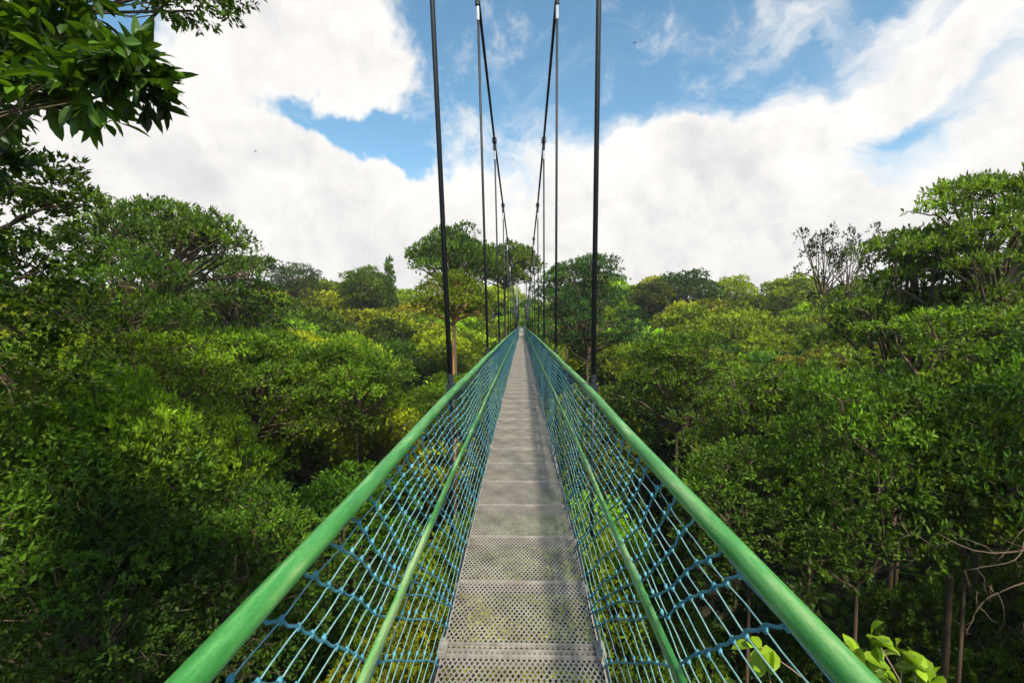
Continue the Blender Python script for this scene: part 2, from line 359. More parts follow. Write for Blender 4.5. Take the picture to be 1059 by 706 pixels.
def trunk_mesh(bark, seed):
    k = (bark, seed)
    if k in TRUNKS: return TRUNKS[k]
    rng = np.random.default_rng(seed+99); mb = MB(); n = 14; t = np.linspace(0,1,n)
    P = np.stack([.9*np.sin(t*3+seed)*t*(1-t)*2, .9*np.cos(t*2.3+seed*2)*t*(1-t)*2, t], 1)
    r_ = (.95+.6*np.exp(-t*9)-.35*t)*(1-.85*t**9); a = np.arange(9)*2*math.pi/9
    rr_ = r_[:,None]*(1+.05*np.sin(a*3+seed+t[:,None]*4))
    mb.add(np.stack([P[:,0:1]+rr_*np.cos(a), P[:,1:2]+rr_*np.sin(a), np.repeat(P[:,2:3],9,1)],-1).reshape(-1,3), [(i*9+j, i*9+(j+1)%9, (i+1)*9+(j+1)%9, (i+1)*9+j) for i in range(n-1) for j in range(9)])
    V = np.concatenate(mb.v); ln = np.array([len(f) for f in mb.f]); st = np.concatenate([[0], np.cumsum(ln)[:-1]])
    # unit trunk: x,y in trunk radii, z 0..1
    TRUNKS[k] = np_mesh('trunk', V, np.concatenate([np.asarray(f) for f in mb.f]), st, [M[bark]], True); return TRUNKS[k]
def plant_tree(proto, x, y, top, s=1.0, sz=None, rz=0, color=(.06,.12,.02), label=None, cat='tree', group=None, name='forest_tree', tseed=0, base=None, lean=0):
    """crown top at height `top`, trunk from the ground; s scales the crown"""
    sz = min(sz or s, 1.35*s) if proto is not P.get('col') and proto is not P.get('wispy') else (sz or s)
    g = float(ground(x, y)) if base is None else base
    root = empty(name, (x, y, g)); tag(root, label, cat, group)
    cb = top - proto['H']*sz - g
    if cb < 1.5:     # a low tree: a smaller crown sitting close to the slope
        sz = max(.3, (top-g-1.5)/proto['H']); s = min(s, max(sz/.8, .55*s)); cb = top-proto['H']*sz-g
    t = link('trunk', trunk_mesh(proto['bark'], tseed), root); t.scale = (proto['tr']*s, proto['tr']*s, cb+.25*proto['H']*sz)
    br = link('branches', proto['branches'], root); br.location=(0,0,cb); br.scale=(s,s,sz); br.rotation_euler=(0,0,rz)
    c = link('crown', proto['crown'], root); c.location=(0,0,cb); c.scale=(s,s,sz); c.rotation_euler=(0,0,rz); c.color=(*color,1)
    return root

P = {}
P['dome0'] = make_crown('dome', 1, 3.6, 6.2, 36, 2500, 8, .25, .053)
P['dome1'] = make_crown('dome', 2, 3.6, 5.4, 28, 2000, 8, .27, .062)
P['dome2'] = make_crown('dome', 3, 3.4, 6.8, 40, 2900, 8, .19, .044)
P['umb0'] = make_crown('umbrella', 4, 5.0, 4.6, 50, 2300, 8, .26, .055, fill=.1)
P['umb1'] = make_crown('dome', 5, 4.6, 6.6, 46, 3000, 8, .23, .052, fill=.1)
P['lay0'] = make_crown('layered', 6, 4.8, 7.4, 60, 3000, 8, .22, .048, fill=.1)
P['lay1'] = make_crown('layered', 7, 4.8, 6.6, 52, 2600, 8, .25, .052, fill=.1)
P['far0'] = make_crown('dome', 11, 4.5, 7.2, 44, 2000, 6, .42, .12, twig=1)
P['far1'] = make_crown('dome', 12, 4.5, 6.4, 36, 1800, 6, .46, .13, twig=1)
P['far2'] = make_crown('umbrella', 13, 5.5, 5.0, 44, 1600, 6, .42, .11, twig=1)
P['far3'] = make_crown('layered', 14, 5.0, 7.6, 56, 2000, 6, .42, .11, twig=1)
P['broad'] = make_crown('umbrella', 23, 5.2, 6.2, 64, 2300, 6, .36, .09, fill=.1, twig=1)
P['wispy'] = make_crown('wispy', 16, 2.2, 4.2, 26, 330, 5, .22, .05, twig=4, fill=0)
P['col'] = make_crown('column', 15, 1.6, 6.0, 9, 500, 6, .40, .12, twig=1)

def hv(px, py, Y): return at(px, py, Y)
COLS = [0,190,300,400,480,536,600,700,800,870,1059]
RINGS = {
 5.5:[395,540,660,740,760,780,780,740,700,680,560],
 10: [320,400,500,570,600,640,610,600,570,530,430],
 16: [320,372,395,440,475,500,480,478,440,400,330],
 25: [300,338,356,388,415,430,405,402,372,340,290],
 40: [290,322,335,352,368,376,360,362,345,318,275],
 60: [288,316,324,334,347,358,340,344,332,305,270],
 85: [285,312,316,321,329,345,324,328,320,300,270],
 115:[285,304,308,309,311,318,310,315,309,295,270]}
RZ = sorted(RINGS)
def top_height(x, y):
    px, _ = proj((x, y, 0)); ys = [np.interp(px, COLS, RINGS[r]) for r in RZ]
    yy = np.interp(y, RZ, ys); return float(at(px, yy, y)[2])
rng = random.Random(7)
HERO = []   # (x, y, r) keep-out
def hero(proto, px, py, Y, s, color, label, **k):
    p = hv(px, py, Y); HERO.append((p[0], p[1], P[proto]['R']*s*.75))
    return plant_tree(P[proto], p[0], p[1], p[2], s, color=color, label=label, **k)
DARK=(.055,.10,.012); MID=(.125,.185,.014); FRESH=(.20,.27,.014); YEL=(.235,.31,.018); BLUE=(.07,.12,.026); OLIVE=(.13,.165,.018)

def lobes_px(base, items):
    """explicit lobes: photo x, y, distance, radius (m) and squash -> crown-local lobes; base = world crown base"""
    out = []
    for (px, py, Y, r, sq) in items:
        p = hv(px, py, Y); out.append((p-np.array(base), np.array([r, r, r*sq])))
    return out
def custom_tree(name, label, cat, basepx, lobes, ntuft, nleaf, ll, lw, color, seed, trunk_r, detail=False, bark='bark', m='leaf', twig=3, fill=.1, cover=-.5, spread=1.0, thick=1.0, lean_to=None):
    x, y = basepx[0], basepx[1]; zb = basepx[2]; g = float(ground(x, y)); base = (x, y, zb)
    lb = lobes_px(base, lobes)
    R = max(np.linalg.norm(l[0][:2]) for l in lb)
    global lobes_for
    old = lobes_for; lobes_for = lambda *a: lb
    pr = make_crown('x', seed, trunk_r/.07/thick if False else 3.0, 3.0, 0, ntuft, nleaf, ll, lw, spread, fill, detail, m, bark, twig, thick, cover)
    lobes_for = old
    root = empty(name, (x, y, g)); tag(root, label, cat)
    t = link('trunk', trunk_mesh(bark, seed % 4), root); t.scale = (trunk_r, trunk_r, zb-g+.6)
    b_ = link('branches', pr['branches'], root); b_.location = (0,0,zb-g)
    c = link('crown', pr['crown'], root); c.location = (0,0,zb-g); c.color = (*color,1)
    HERO.append((x, y, 1.2)); return root

# --- left edge: large leaved branch reaching in, close to the walkway
custom_tree('broad_leaved_tree', 'dark tree with large glossy leaves whose branch reaches in at the upper left', 'tree', (-6.2, 3.6, 1.3),
  [(276, 164, 3.0, 0.117, 0.8), (280, 184, 3.05, 0.117, 0.7), (248, 188, 3.0, 0.135, 0.8), (226, 144, 3.05, 0.171, 0.8), (248, 168, 3.1, 0.15300000000000002, 0.8), (202, 160, 3.2, 0.24, 0.8), (180, 187, 3.3, 0.24, 0.8), (208, 130, 3.2, 0.22, 0.8), (232, 120, 3.1, 0.12600000000000003, 0.8), (218, 184, 3.1, 0.14, 0.8), (185, 132, 3.4, 0.28, 0.8), (172, 157, 3.6, 0.36, 0.8), (165, 112, 3.6, 0.4, 0.8), (152, 180, 3.7, 0.42, 0.8), (132, 130, 3.8, 0.45, 0.8), (195, 97, 3.5, 0.3, 0.8), (220, 87, 3.4, 0.24, 0.8), (102, 170, 3.9, 0.5, 0.8), (82, 110, 4.0, 0.5, 0.8), (52, 190, 4, 0.5, 0.8), (122, 230, 4.1, 0.5, 0.8), (62, 260, 4.2, 0.55, 0.8), (22, 130, 4.2, 0.6, 0.8), (157, 225, 4.0, 0.4, 0.7), (12, 230, 3.7, 0.5, 0.8), (52, 300, 3.8, 0.5, 0.8), (12, 340, 3.7, 0.55, 0.8), (102, 270, 3.9, 0.45, 0.8), (102, 340, 4.0, 0.5, 0.8), (52, 390, 3.8, 0.55, 0.8), (2, 440, 3.6, 0.55, 0.8), (112, 410, 4.0, 0.5, 0.8), (62, 470, 3.8, 0.5, 0.8), (152, 300, 4.1, 0.4, 0.8)],
  1500, 8, .155, .030, (.05,.11,.014), 31, .10, True, m='leaf_gloss', twig=4, fill=.25, cover=-1, spread=1.15, thick=.22)
# --- small leaved crown overhead
custom_tree('tall_tree', 'tall small leaved tree whose crown hangs down from above at the upper left', 'tree', (-10.6, 7.0, 3.2),
  [(318,128,6.8,.5,.6),(322,118,6.8,.62,.7),(343,112,6.9,.42,.6),(298,112,6.8,.6,.7),(285,82,6.8,.8,.7),(330,78,6.8,.8,.8),(250,60,7,.9,.7),(300,40,7,.9,.8),(355,60,7,.55,.8),(220,25,7,1,.7),(180,60,7.2,.9,.7),(260,5,7,1,.7),(140,20,7.3,1.1,.7),(90,60,7.4,1,.7),(330,15,7,.7,.8),(100,-30,7.4,1.2,.7),(200,-40,7.2,1.2,.7),(40,10,7.4,1.2,.7)],
  3400, 9, .105, .022, (.055,.11,.016), 32, .14, twig=4, fill=.3, cover=-1, thick=.8)
# --- shaded tree on the left edge below them
custom_tree('shade_tree', 'dark olive tree at the left edge below the large leaved branch', 'tree', (-12.0, 8.8, .8),
  [(205,243,8.5,.85,.5),(232,252,8.6,.5,.45),(243,262,8.5,.28,.5),(196,272,8.7,.8,.6),(215,300,8.8,.8,.6),(188,312,8.6,.9,.7),(228,330,8.8,.7,.6),(150,230,8.8,1.1,.6),(120,280,8.8,1.2,.7),(150,320,8.8,1.1,.7),(200,375,8.4,.9,.8),(160,390,8.3,1.0,.8),(110,380,8.4,1.2,.8),(60,380,8.4,1.2,.8),(235,372,9,.7,.8),(60,250,9,1.3,.7),(50,310,9,1.3,.7),(185,345,8.4,.9,.7),(90,340,8.6,1.2,.7)],
  3400, 8, .15, .036, (.065,.12,.016), 33, .13, twig=4, fill=.15, cover=-.9, thick=.9)
hero('umb0', 297, 262, 20, .72, (.075,.13,.03), 'flat topped tree with open crown and visible limbs rising on the left', name='spreading_tree', sz=0.95)
hero('umb1', 268, 285, 17, .5, (.075,.15,.022), 'small spreading tree tucked before the flat topped tree on the left', name='spreading_tree', sz=0.75)
hero('lay1', 345, 297, 29, .9, (.07,.13,.035), 'grey green tree just right of the flat topped tree on the left', name='forest_tree', sz=1.0)
hero('broad', 491, 277, 46, .90, (.075,.135,.03), 'tallest broad crowned tree left of the far bridge end', name='spreading_tree', sz=1.5)
hero('far1', 525, 288, 62, .95, (.085,.13,.03), 'round dark tree behind the cables left of the far bridge end', name='forest_tree')
hero('lay0', 580, 296, 40, 1.0, (.05,.11,.04), 'dark blue green layered tree right of the far bridge end', name='forest_tree', sz=1.25)
hero('lay1', 566, 303, 50, 1.0, (.06,.12,.04), 'layered tree behind the cables right of the far bridge end', name='forest_tree', sz=1.2)
hero('col', 448, 298, 90, .95, (.07,.13,.02), 'narrow pointed tree standing up from the ridge left of centre', name='columnar_tree', sz=1.5)
hero('far0', 432, 304, 92, 1.1, (.10,.16,.02), 'rounded green tree on the ridge beside the narrow pointed tree', name='forest_tree')
hero('umb1', 385, 301, 80, .95, (.05,.09,.03), 'thin open crowned tree on the ridge left of centre', name='spreading_tree')
hero('far0', 643, 307, 96, 1.75, (.05,.09,.04), 'large dark grey green domed tree on the right ridge', name='forest_tree', sz=1.5)
hero('far1', 622, 313, 90, .9, (.07,.09,.02), 'olive domed tree left of the dark dome on the right ridge', name='forest_tree')
hero('far0', 676, 310, 98, 1.1, YEL, 'yellow green domed tree right of the dark dome on the ridge', name='forest_tree')
hero('far1', 716, 309, 92, 1.2, (.19,.26,.025), 'yellow green domed tree on the right ridge below the wispy tree', name='forest_tree')
hero('wispy', 738, 280, 30, .95, (.03,.045,.025), 'thin nearly bare tree against the sky on the right', name='wispy_tree', sz=1.25)
hero('wispy', 754, 277, 31, .65, (.03,.045,.025), 'slender wispy tree beside the nearly bare one on the right', name='wispy_tree', sz=1.4, rz=2)
hero('lay0', 792, 278, 19, .80, (.11,.18,.035), 'wide layered tree with stepped branches on the right', name='forest_tree', sz=1.4)
hero('lay1', 853, 243, 17, .72, (.115,.19,.03), 'tall layered tree at the right rising highest over the canopy', name='forest_tree', rz=1, sz=1.8)
hero('dome2', 765, 372, 13, .70, (.08,.155,.02), 'rounded fresh green tree low in front of the wide layered tree on the right', name='forest_tree', sz=1.2)
hero('dome0', 838, 372, 12.5, .62, (.12,.19,.022), 'bushy tree low in front of the tall layered tree on the right', name='forest_tree', rz=1, sz=1.2)
hero('dome2', 905, 345, 11, .7, (.06,.13,.022), 'bushy tree filling the space right of the tall layered tree', name='forest_tree', rz=2, sz=1.3)
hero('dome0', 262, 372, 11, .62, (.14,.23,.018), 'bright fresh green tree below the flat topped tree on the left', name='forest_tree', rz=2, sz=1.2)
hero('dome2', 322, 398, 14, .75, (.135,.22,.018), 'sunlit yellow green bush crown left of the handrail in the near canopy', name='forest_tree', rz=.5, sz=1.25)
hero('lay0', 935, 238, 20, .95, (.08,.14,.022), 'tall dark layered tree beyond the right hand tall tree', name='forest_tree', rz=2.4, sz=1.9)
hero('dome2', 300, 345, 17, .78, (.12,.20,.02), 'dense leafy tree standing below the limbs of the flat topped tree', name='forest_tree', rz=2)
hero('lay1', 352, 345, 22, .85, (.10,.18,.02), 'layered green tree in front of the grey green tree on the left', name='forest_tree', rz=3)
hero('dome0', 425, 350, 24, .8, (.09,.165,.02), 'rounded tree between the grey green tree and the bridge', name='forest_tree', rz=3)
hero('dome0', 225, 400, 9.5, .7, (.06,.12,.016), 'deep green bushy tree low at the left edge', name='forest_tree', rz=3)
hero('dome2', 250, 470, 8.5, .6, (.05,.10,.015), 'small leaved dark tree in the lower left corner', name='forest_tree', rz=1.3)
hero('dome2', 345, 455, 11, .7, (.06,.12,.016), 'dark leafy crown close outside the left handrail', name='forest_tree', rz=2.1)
hero('lay0', 700, 368, 21, .9, (.10,.175,.025), 'layered green tree right of the bridge before the ridge', name='forest_tree', rz=4)
hero('dome2', 690, 420, 14, .72, (.07,.13,.018), 'rounded dark tree outside the right handrail in the near canopy', name='forest_tree', rz=4)
hero('lay1', 640, 348, 30, 1.0, (.09,.16,.02), 'layered tree right of the second hanger', name='forest_tree', rz=5)
hero('lay0', 830, 330, 14, .8, (.11,.19,.025), 'layered tree with bright leaves under the tall right hand tree', name='forest_tree', rz=5)
hero('dome2', 489, 374, 24, .58, (.10,.175,.018), 'leafy crown close left of the bridge at the foot of the orange trunk', name='forest_tree', rz=3.3)
# orange trunked tree left of the bridge end
P['sapling'] = make_crown('dome', 41, 3.0, 4.6, 22, 1500, 7, .24, .06, bark='bark_orange', thick=1.5, fill=.05)
hero('sapling', 490, 306, 31, .9, (.12,.17,.02), 'yellow green tree on a bare orange trunk left of the bridge', name='orange_trunk_tree', sz=.8)

GRN = 'trees of the forest canopy around the bridge'
side_word = lambda x: 'left' if x < 0 else 'right'
kinds_near = ['dome0','dome1','dome2','umb1','lay1','umb0','dome2','lay0']
kinds_far = ['far0','far1','far2','far3','far2','far3']
# ------------------------------------------------------------------ terrain of crowns
def ok(x, y, r):
    return all((x-a)**2+(y-b)**2 > (c+r*.45)**2 for a,b,c in HERO)
cand = []
y = 4.6
while y < 125:
    near = y < 34
    step = 3.5+y*.08
    half = min(1.35*y+7, 100)
    x = -half+rng.random()*step
    while x < half:
        X = x+rng.uniform(-.32,.32)*step; Y = y+rng.uniform(-.38,.38)*step
        kn = rng.choice(kinds_near if near else kinds_far); kn = 'dome2' if Y < 8 else kn; pr = P[kn]
        s = step*rng.uniform(.58,.90)/pr['R']
        r = pr['R']*s
        top = top_height(X, Y)+rng.uniform(-.035,.010)*Y+rng.uniform(-2.0,.9)*(1 if Y < 50 else .5)
        if abs(X) < r+.9 and Y < 88: top = min(top, -3.4 - (1.2 if Y > 20 else .4))
        if abs(X) < r+1.6 and Y < 9: top = min(top, -3.6)
        if ok(X, Y, r): cand.append((Y, X, kn, s, r, top))
        x += step
    y += step*.9
# leave out what the photograph shows nothing of: crowns wholly behind nearer crowns
cand.sort(); HB = np.full(90, 400.0); keep = []
for (Y, X, kn, s, r, top) in cand:
    az_ = math.degrees(math.atan2(X, Y)); wd_ = math.degrees(math.atan2(r*.8, max(Y,1)))
    i0 = int(max(0, (az_-wd_+63)/1.4)); i1 = int(min(89, (az_+wd_+63)/1.4))
    if i1 < i0: continue
    e = math.degrees(math.atan2(top, math.hypot(X, Y)))
    seg = HB[i0:i1+1]; ev = np.where(seg == 400.0, -90.0, seg)
    if (e > ev+1.0).any():
        keep.append((Y, X, kn, s, r, top))
        e2 = math.degrees(math.atan2(top-.35*P[kn]['H']*s, math.hypot(X, Y)))
        HB[i0:i1+1] = np.maximum(ev, e2)
print('TREES', len(cand), len(keep))
for (Y, X, kn, s, r, top) in keep:
    if Y > 70: cn = rng.choice(['yellow green','yellow green','fresh green','fresh green','olive','mid green'])
    elif X < 0: cn = rng.choice(['mid green','fresh green','fresh green','mid green','yellow green' if Y > 30 else 'mid green','dark green'])
    else: cn = rng.choice(['mid green','mid green','dark green','olive','blue green','fresh green'])
    c = {'yellow green':YEL,'fresh green':FRESH,'olive':OLIVE,'mid green':MID,'dark green':DARK,'blue green':BLUE}[cn]
    k_ = .62 if Y < 13 and cn != 'dark green' else 1.0     # shade of the depths below put into the nearest crowns' leaf colour
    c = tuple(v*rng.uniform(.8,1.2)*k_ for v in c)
    dist = 'just below the walkway' if Y < 14 else ('in the near canopy' if Y < 28 else ('in the middle canopy' if Y < 50 else ('towards the ridge' if Y < 80 else 'on the far ridge')))
    shape = {'dom':'rounded','far':'rounded','umb':'broad','lay':'layered'}[kn[:3]]
    if kn == 'far2': shape = 'flat topped'
    if kn == 'far3': shape = 'layered'
    q = abs(proj((X, Y, 0))[0]-VPX)
    lat = 'beside the bridge' if q < 110 else ('well out from the bridge' if q < 300 else 'at the picture edge')
    sd_ = side_word(X)
    lab = f"{cn} {shape} tree {dist}, {sd_} side, {lat}"
    plant_tree(P[kn], X, Y, top, s, s*(rng.uniform(.95,1.35) if Y < 20 else rng.uniform(.9,1.25)), rng.random()*6.28, c, lab, 'tree', f"{cn} {shape} trees {dist}, {sd_} side, {lat}", tseed=rng.randrange(4))

# understorey trees in the shade between the tall trunks
HB2 = []
y = 5.0
while y < 22:
    half = 1.25*y+4; x = -half+rng.random()*4
    while x < half:
        X = x+rng.uniform(-1,1); Y = y+rng.uniform(-1,1); top = min(top_height(X, Y)-rng.uniform(4,6.5), -6.5-rng.random()*2)
        if top > float(ground(X, Y))+5:
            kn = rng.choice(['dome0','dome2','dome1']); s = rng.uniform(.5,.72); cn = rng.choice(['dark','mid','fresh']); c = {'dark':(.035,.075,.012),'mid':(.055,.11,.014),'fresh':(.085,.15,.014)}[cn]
            lat = 'beside the bridge' if abs(X) < 4 else ('well out from the bridge' if abs(X) < 12 else 'far out from the bridge')
            lab = f"{cn} green understorey tree in the shade, {side_word(X)} side, {lat}, {'nearest row' if Y < 10 else ('second row' if Y < 16 else 'rear row')}"
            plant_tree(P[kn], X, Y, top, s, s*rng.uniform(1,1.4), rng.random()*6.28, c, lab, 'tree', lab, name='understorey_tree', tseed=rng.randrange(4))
        x += 4.6
    y += 4.4

def undergrowth():
    r = np.random.default_rng(5); n = 11000
    Y = r.random(n)**.8*75-2; X = (r.random(n)*2-1)*(Y*1.5+14)
    Z = ground(X, Y)+r.random(n)**1.5*4.5
    C = np.stack([X,Y,Z],1); A = unit(r.normal(0,.4,(n,3))+np.array([0,0,1.]))
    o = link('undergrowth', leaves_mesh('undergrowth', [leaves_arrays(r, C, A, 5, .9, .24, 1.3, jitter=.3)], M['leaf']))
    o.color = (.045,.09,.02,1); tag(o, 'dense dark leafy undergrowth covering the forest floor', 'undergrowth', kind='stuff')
undergrowth()

# ------------------------------------------------------------------ the bridge
DK = 1.65; RH = .55; WD = .39; WR = .50     # eye to deck, eye to rail, half widths
ZK = np.array([-14,0,10,20.7,37,50,60,75,92.]); DR = np.array([.25,0,.17,.38,.76,1.12,1.16,.95,.55])
def drop(y):   # smooth sag profile (cosine-smoothed sampling)
    y = np.asarray(y, float); return sum(np.interp(y+o, ZK, DR) for o in (-5,-3,-1,1,3,5))/6 - sum(np.interp(o, ZK, DR) for o in (-5,-3,-1,1,3,5))/6
Y0, Y1 = -7.0, 90.0
bridge = empty('suspension_bridge', (0, 0, -DK))
tag(bridge, 'long narrow footbridge with green handrails, blue netting and steel mesh deck over the forest', 'bridge')
def bl(o):   # child coordinates were written relative to the eye
    o.location = (o.location[0], o.location[1], o.location[2]+DK); return o
ys = np.concatenate([np.arange(Y0, 12, .4), np.arange(12, Y1+.1, 1.5)])
OCT = []
for k in range(16):
    a = (k+.5)*math.pi/8; ca, sa = math.cos(a), math.sin(a)
    e = 2.9; rr = (abs(ca)**e+abs(sa)**e)**(-1/e); OCT.append((rr*ca, rr*sa))
c45 = math.cos(rad(28)); s45 = math.sin(rad(28))
for sg in (-1, 1):
    mb = MB(); wob = .006*np.sin(ys*1.9+sg)
    sec = [(a*c45+sg*b*s45, -sg*a*s45+b*c45) for a, b in OCT]
    mb.tube(np.stack([sg*(WR+wob*0), ys, -RH-drop(ys)], 1) if False else np.stack([np.full_like(ys, sg*WR)+wob, ys, -RH-drop(ys)],1), .0245, sec=sec)
    bl(tag(mb.build('handrail', M['rail'], bridge, True), f"{'left' if sg<0 else 'right'} green handrail"))
    # sleeves where rail lengths meet
    mb = MB(); s_ = .42; wm = WR-(WR-WD)*s_; hm = RH+(DK-RH)*s_
    secm = [(.55*a, 1.12*b) for a, b in OCT]
    mb.tube(np.stack([np.full_like(ys, sg*(wm-.012))+.5*wob, ys, -hm-drop(ys)],1), .021, sec=secm)
    bl(tag(mb.build('middle_rail', M['midrail'], bridge, True), f"{'left' if sg<0 else 'right'} thin green middle bar"))

# netting: cords along the bridge plus knotted blue ropes slanting up to the rail
def net_pt(sg, s, y, bulge=.035):
    b_ = bulge*math.sin(math.pi*min(max(s,0),1)) if not isinstance(s, np.ndarray) else bulge*np.sin(math.pi*np.clip(s,0,1))
    X = WR-(WR-WD)*s + b_ + .008*np.sin(7*s+y*2.1)
    return np.stack(np.broadcast_arrays(sg*X, y, -(RH+(DK-RH)*s)-drop(y)-.0), -1)
NA = 19
for sg in (-1, 1):
    mb = MB(); r_ = np.random.default_rng(3 if sg<0 else 4)
    yy = np.concatenate([np.arange(-.6, 6, .145*.5), np.arange(6, 20, .5), np.arange(20, Y1, 2.5)])
    sA = [(i+.6)/NA*.99+.0 for i in range(NA)]
    ph = r_.random(NA)*6
    def scord(i, y): return np.clip(sA[i] + .012*np.sin(y*2.0+ph[i]*.15)+.007*np.sin(y*5.1+ph[i]*.5)+.0035*np.sin(y*21+ph[i])-.012*(sg<0)*np.sin(y*.9), .015, .995)
    for i in range(NA):
        mb.tube(net_pt(sg, scord(i, yy), yy), np.where(yy<8, .0024, .0036), 4, 0, False)
    # slanting ropes
    k = 0; y_r = -2.0
    while y_r < Y1-1.5:
        near = y_r < 9
        n = 37 if near else (9 if y_r < 25 else 4)
        t = np.linspace(0,1,n); s = .03+.965*t
        run = 1.25+.1*math.sin(k*1.3)
        yr = y_r + run*t**1.05 + .020*np.sin(t*9+k*.35) + .007*np.sin(t*23+k*2.3) + r_.normal(0,.012)
        # pulled into shallow scallops between knots
        if near: yr = yr + .018*np.abs(np.sin(math.pi*s*NA))*(1-.3*t)
        Pn = net_pt(sg, s, yr)
        if (Pn[:,1]).max() > .2: mb.tube(Pn, .0041 if near else .0055, 5 if near else 3, 1, False)
        if near:
            for i in range(NA):
                sk = sA[i]; tk = (sk-.03)/.965
                if tk <= 0: continue
                yk = float(np.interp(tk, t, yr)); q = net_pt(sg, np.array(float(scord(i, np.array(yk)))), np.array(yk))
                if yk < .3: continue
                rk = .0058+.0014*r_.random()
                dv = np.array([0, .5, .87])
                mb.tube(np.array([q-dv*rk*1.5, q-dv*rk*.6, q+dv*rk*.6, q+dv*rk*1.5]), [rk*.4, rk, rk, rk*.4], 6, 1, True)
        y_r += .148; k += 1
    bl(tag(mb.build('safety_net', [M['net_pale'], M['net_blue']], bridge, True), f"blue rope netting on the {'left' if sg<0 else 'right'} side"))

# deck panels of expanded metal
PL = .58
def panel_mesh(detail=True):
    mb = MB(); th = .0022
    if detail:
        nc = 30; px_ = 2*WD/nc; nr = 24; py_ = PL/nr
        st = .0033
        V = []; Fc = []
        def strand(a, b, w, tilt):
            a = np.array(a); b = np.array(b); d = b-a; d /= np.linalg.norm(d); s = np.array([-d[1], d[0], 0])*w; u = np.array([0,0,th])
            k = len(V)
            for p in (a, b):
                V.extend([p-s-u, p+s-u+np.array([0,0,tilt]), p+s+u+np.array([0,0,tilt]), p-s+u])
            Fc.extend([(k,k+4,k+5,k+1),(k+1,k+5,k+6,k+2),(k+2,k+6,k+7,k+3),(k+3,k+7,k+4,k)])
        for j in range(nr):
            y = j*py_
            for i in range(nc):
                x = -WD+i*px_+(px_/2 if j % 2 else 0)
                if x+px_/2 > WD+1e-6: continue
                # each row: short bond then two legs
                xa = x; xb = x+px_/2; ya = y; yb = y+py_
                ym = ya+py_*.16
                strand((xa, ya, 0), (xa, ym, 0), st*1.15, .0)
                strand((xa, ym, .0005), (xb, yb, .0005), st, .0)
                if x-px_/2 >= -WD-1e-6: strand((xa, ym, .001), (x-px_/2, yb, .001), st, .0)
        mb.add(np.array(V), Fc, 0)
    else:
        for j in range(10):
            mb.box((0, (j+.5)*PL/10, 0), (WD, PL/10*.30, .003))
    for yy_ in (0.006,): mb.box((0, yy_, .006), (WD, .006, .006), 1)
    mb.box((-WD+.003, PL/2, 0), (.004, PL/2-.002, .004), 0); mb.box((WD-.003, PL/2, 0), (.004, PL/2-.002, .004), 0)
    return mb
pm = panel_mesh(); first = bl(pm.build('deck_panel', [M['alu'], M['alu_edge']], bridge)); 
ndeck = int((Y1-Y0)/PL); made = 0; placed = []
order = []
for i in range(ndeck):
    y = 2.118-PL*7+PL*i   # a joint falls where the photograph shows one
    if y > Y1-PL: break
    order.append(y)
vis = [y for y in order if y > .4][:100]
for i, y in enumerate(vis):
    o = first if i == 0 else first.copy()
    if i: col.objects.link(o); o.parent = bridge
    z0 = -DK-float(drop(y)); z1 = -DK-float(drop(y+PL))
    o.location = (0, y, z0+DK); o.rotation_euler = (math.atan2(z1-z0, PL), 0, 0)
mb = MB(); rest = [y for y in order if y not in vis]
for y in rest:
    z0 = -DK-float(drop(y)); z1 = -DK-float(drop(y+PL)); a = math.atan2(z1-z0, PL); R = np.array([[1,0,0],[0,math.cos(a),-math.sin(a)],[0,math.sin(a),math.cos(a)]])
    for j in range(10): mb.box((0, y+(j+.5)*PL/10, z0+(z1-z0)*(j+.5)/10), (WD, PL/10*.36, .003), 0, R)
o = bl(mb.build('deck_panel', M['alu'], bridge)); o['kind'] = 'stuff'
# cross beams under the deck; every sixth panel a raised joint with brackets
mb = MB(); mb.box((0,0,-.035), (WD+.02, .016, .025)); bproto = mb.build('cross_beam', M['steel'], bridge)
mj = MB(); mj.box((0,-.035,.008), (WD,.006,.008)); mj.box((0,.045,.008), (WD,.006,.008))
for sx in (-1, 1):
    mj.box((sx*(WD-.005), 0, .02), (.022,.05,.014))
    for dy in (-.03,.03): mj.tube(np.array([[sx*(WD-.005), dy, .03],[sx*(WD-.005), dy, .048]]), .011, 6)
jproto = mj.build('joint_bracket', M['alu_edge'], bridge); nb = nj = 0
for i, y in enumerate(order):
    z = -float(drop(y))
    if y in vis:
        o = bproto if nb == 0 else bproto.copy(); nb += 1
        if nb > 1: col.objects.link(o)
        o.parent = bridge; o.location = (0, y, z)
        if i % 6 == 1:
            o = jproto if nj == 0 else jproto.copy(); nj += 1
            if nj > 1: col.objects.link(o)
            o.parent = bridge; o.location = (0, y, z)
mb = MB()
for y in rest: mb.box((0, y, -DK-float(drop(y))-.035), (WD+.02, .016, .025))
o = bl(mb.build('cross_beam', M['steel'], bridge)); o['kind'] = 'stuff'
for sg in (-1,1):
    mb = MB(); mb.tube(np.stack([np.full_like(ys, sg*(WD+.015)), ys, -DK-.055-drop(ys)],1), .018, 8)
    bl(mb.build('deck_cable', M['cable'], bridge, True))

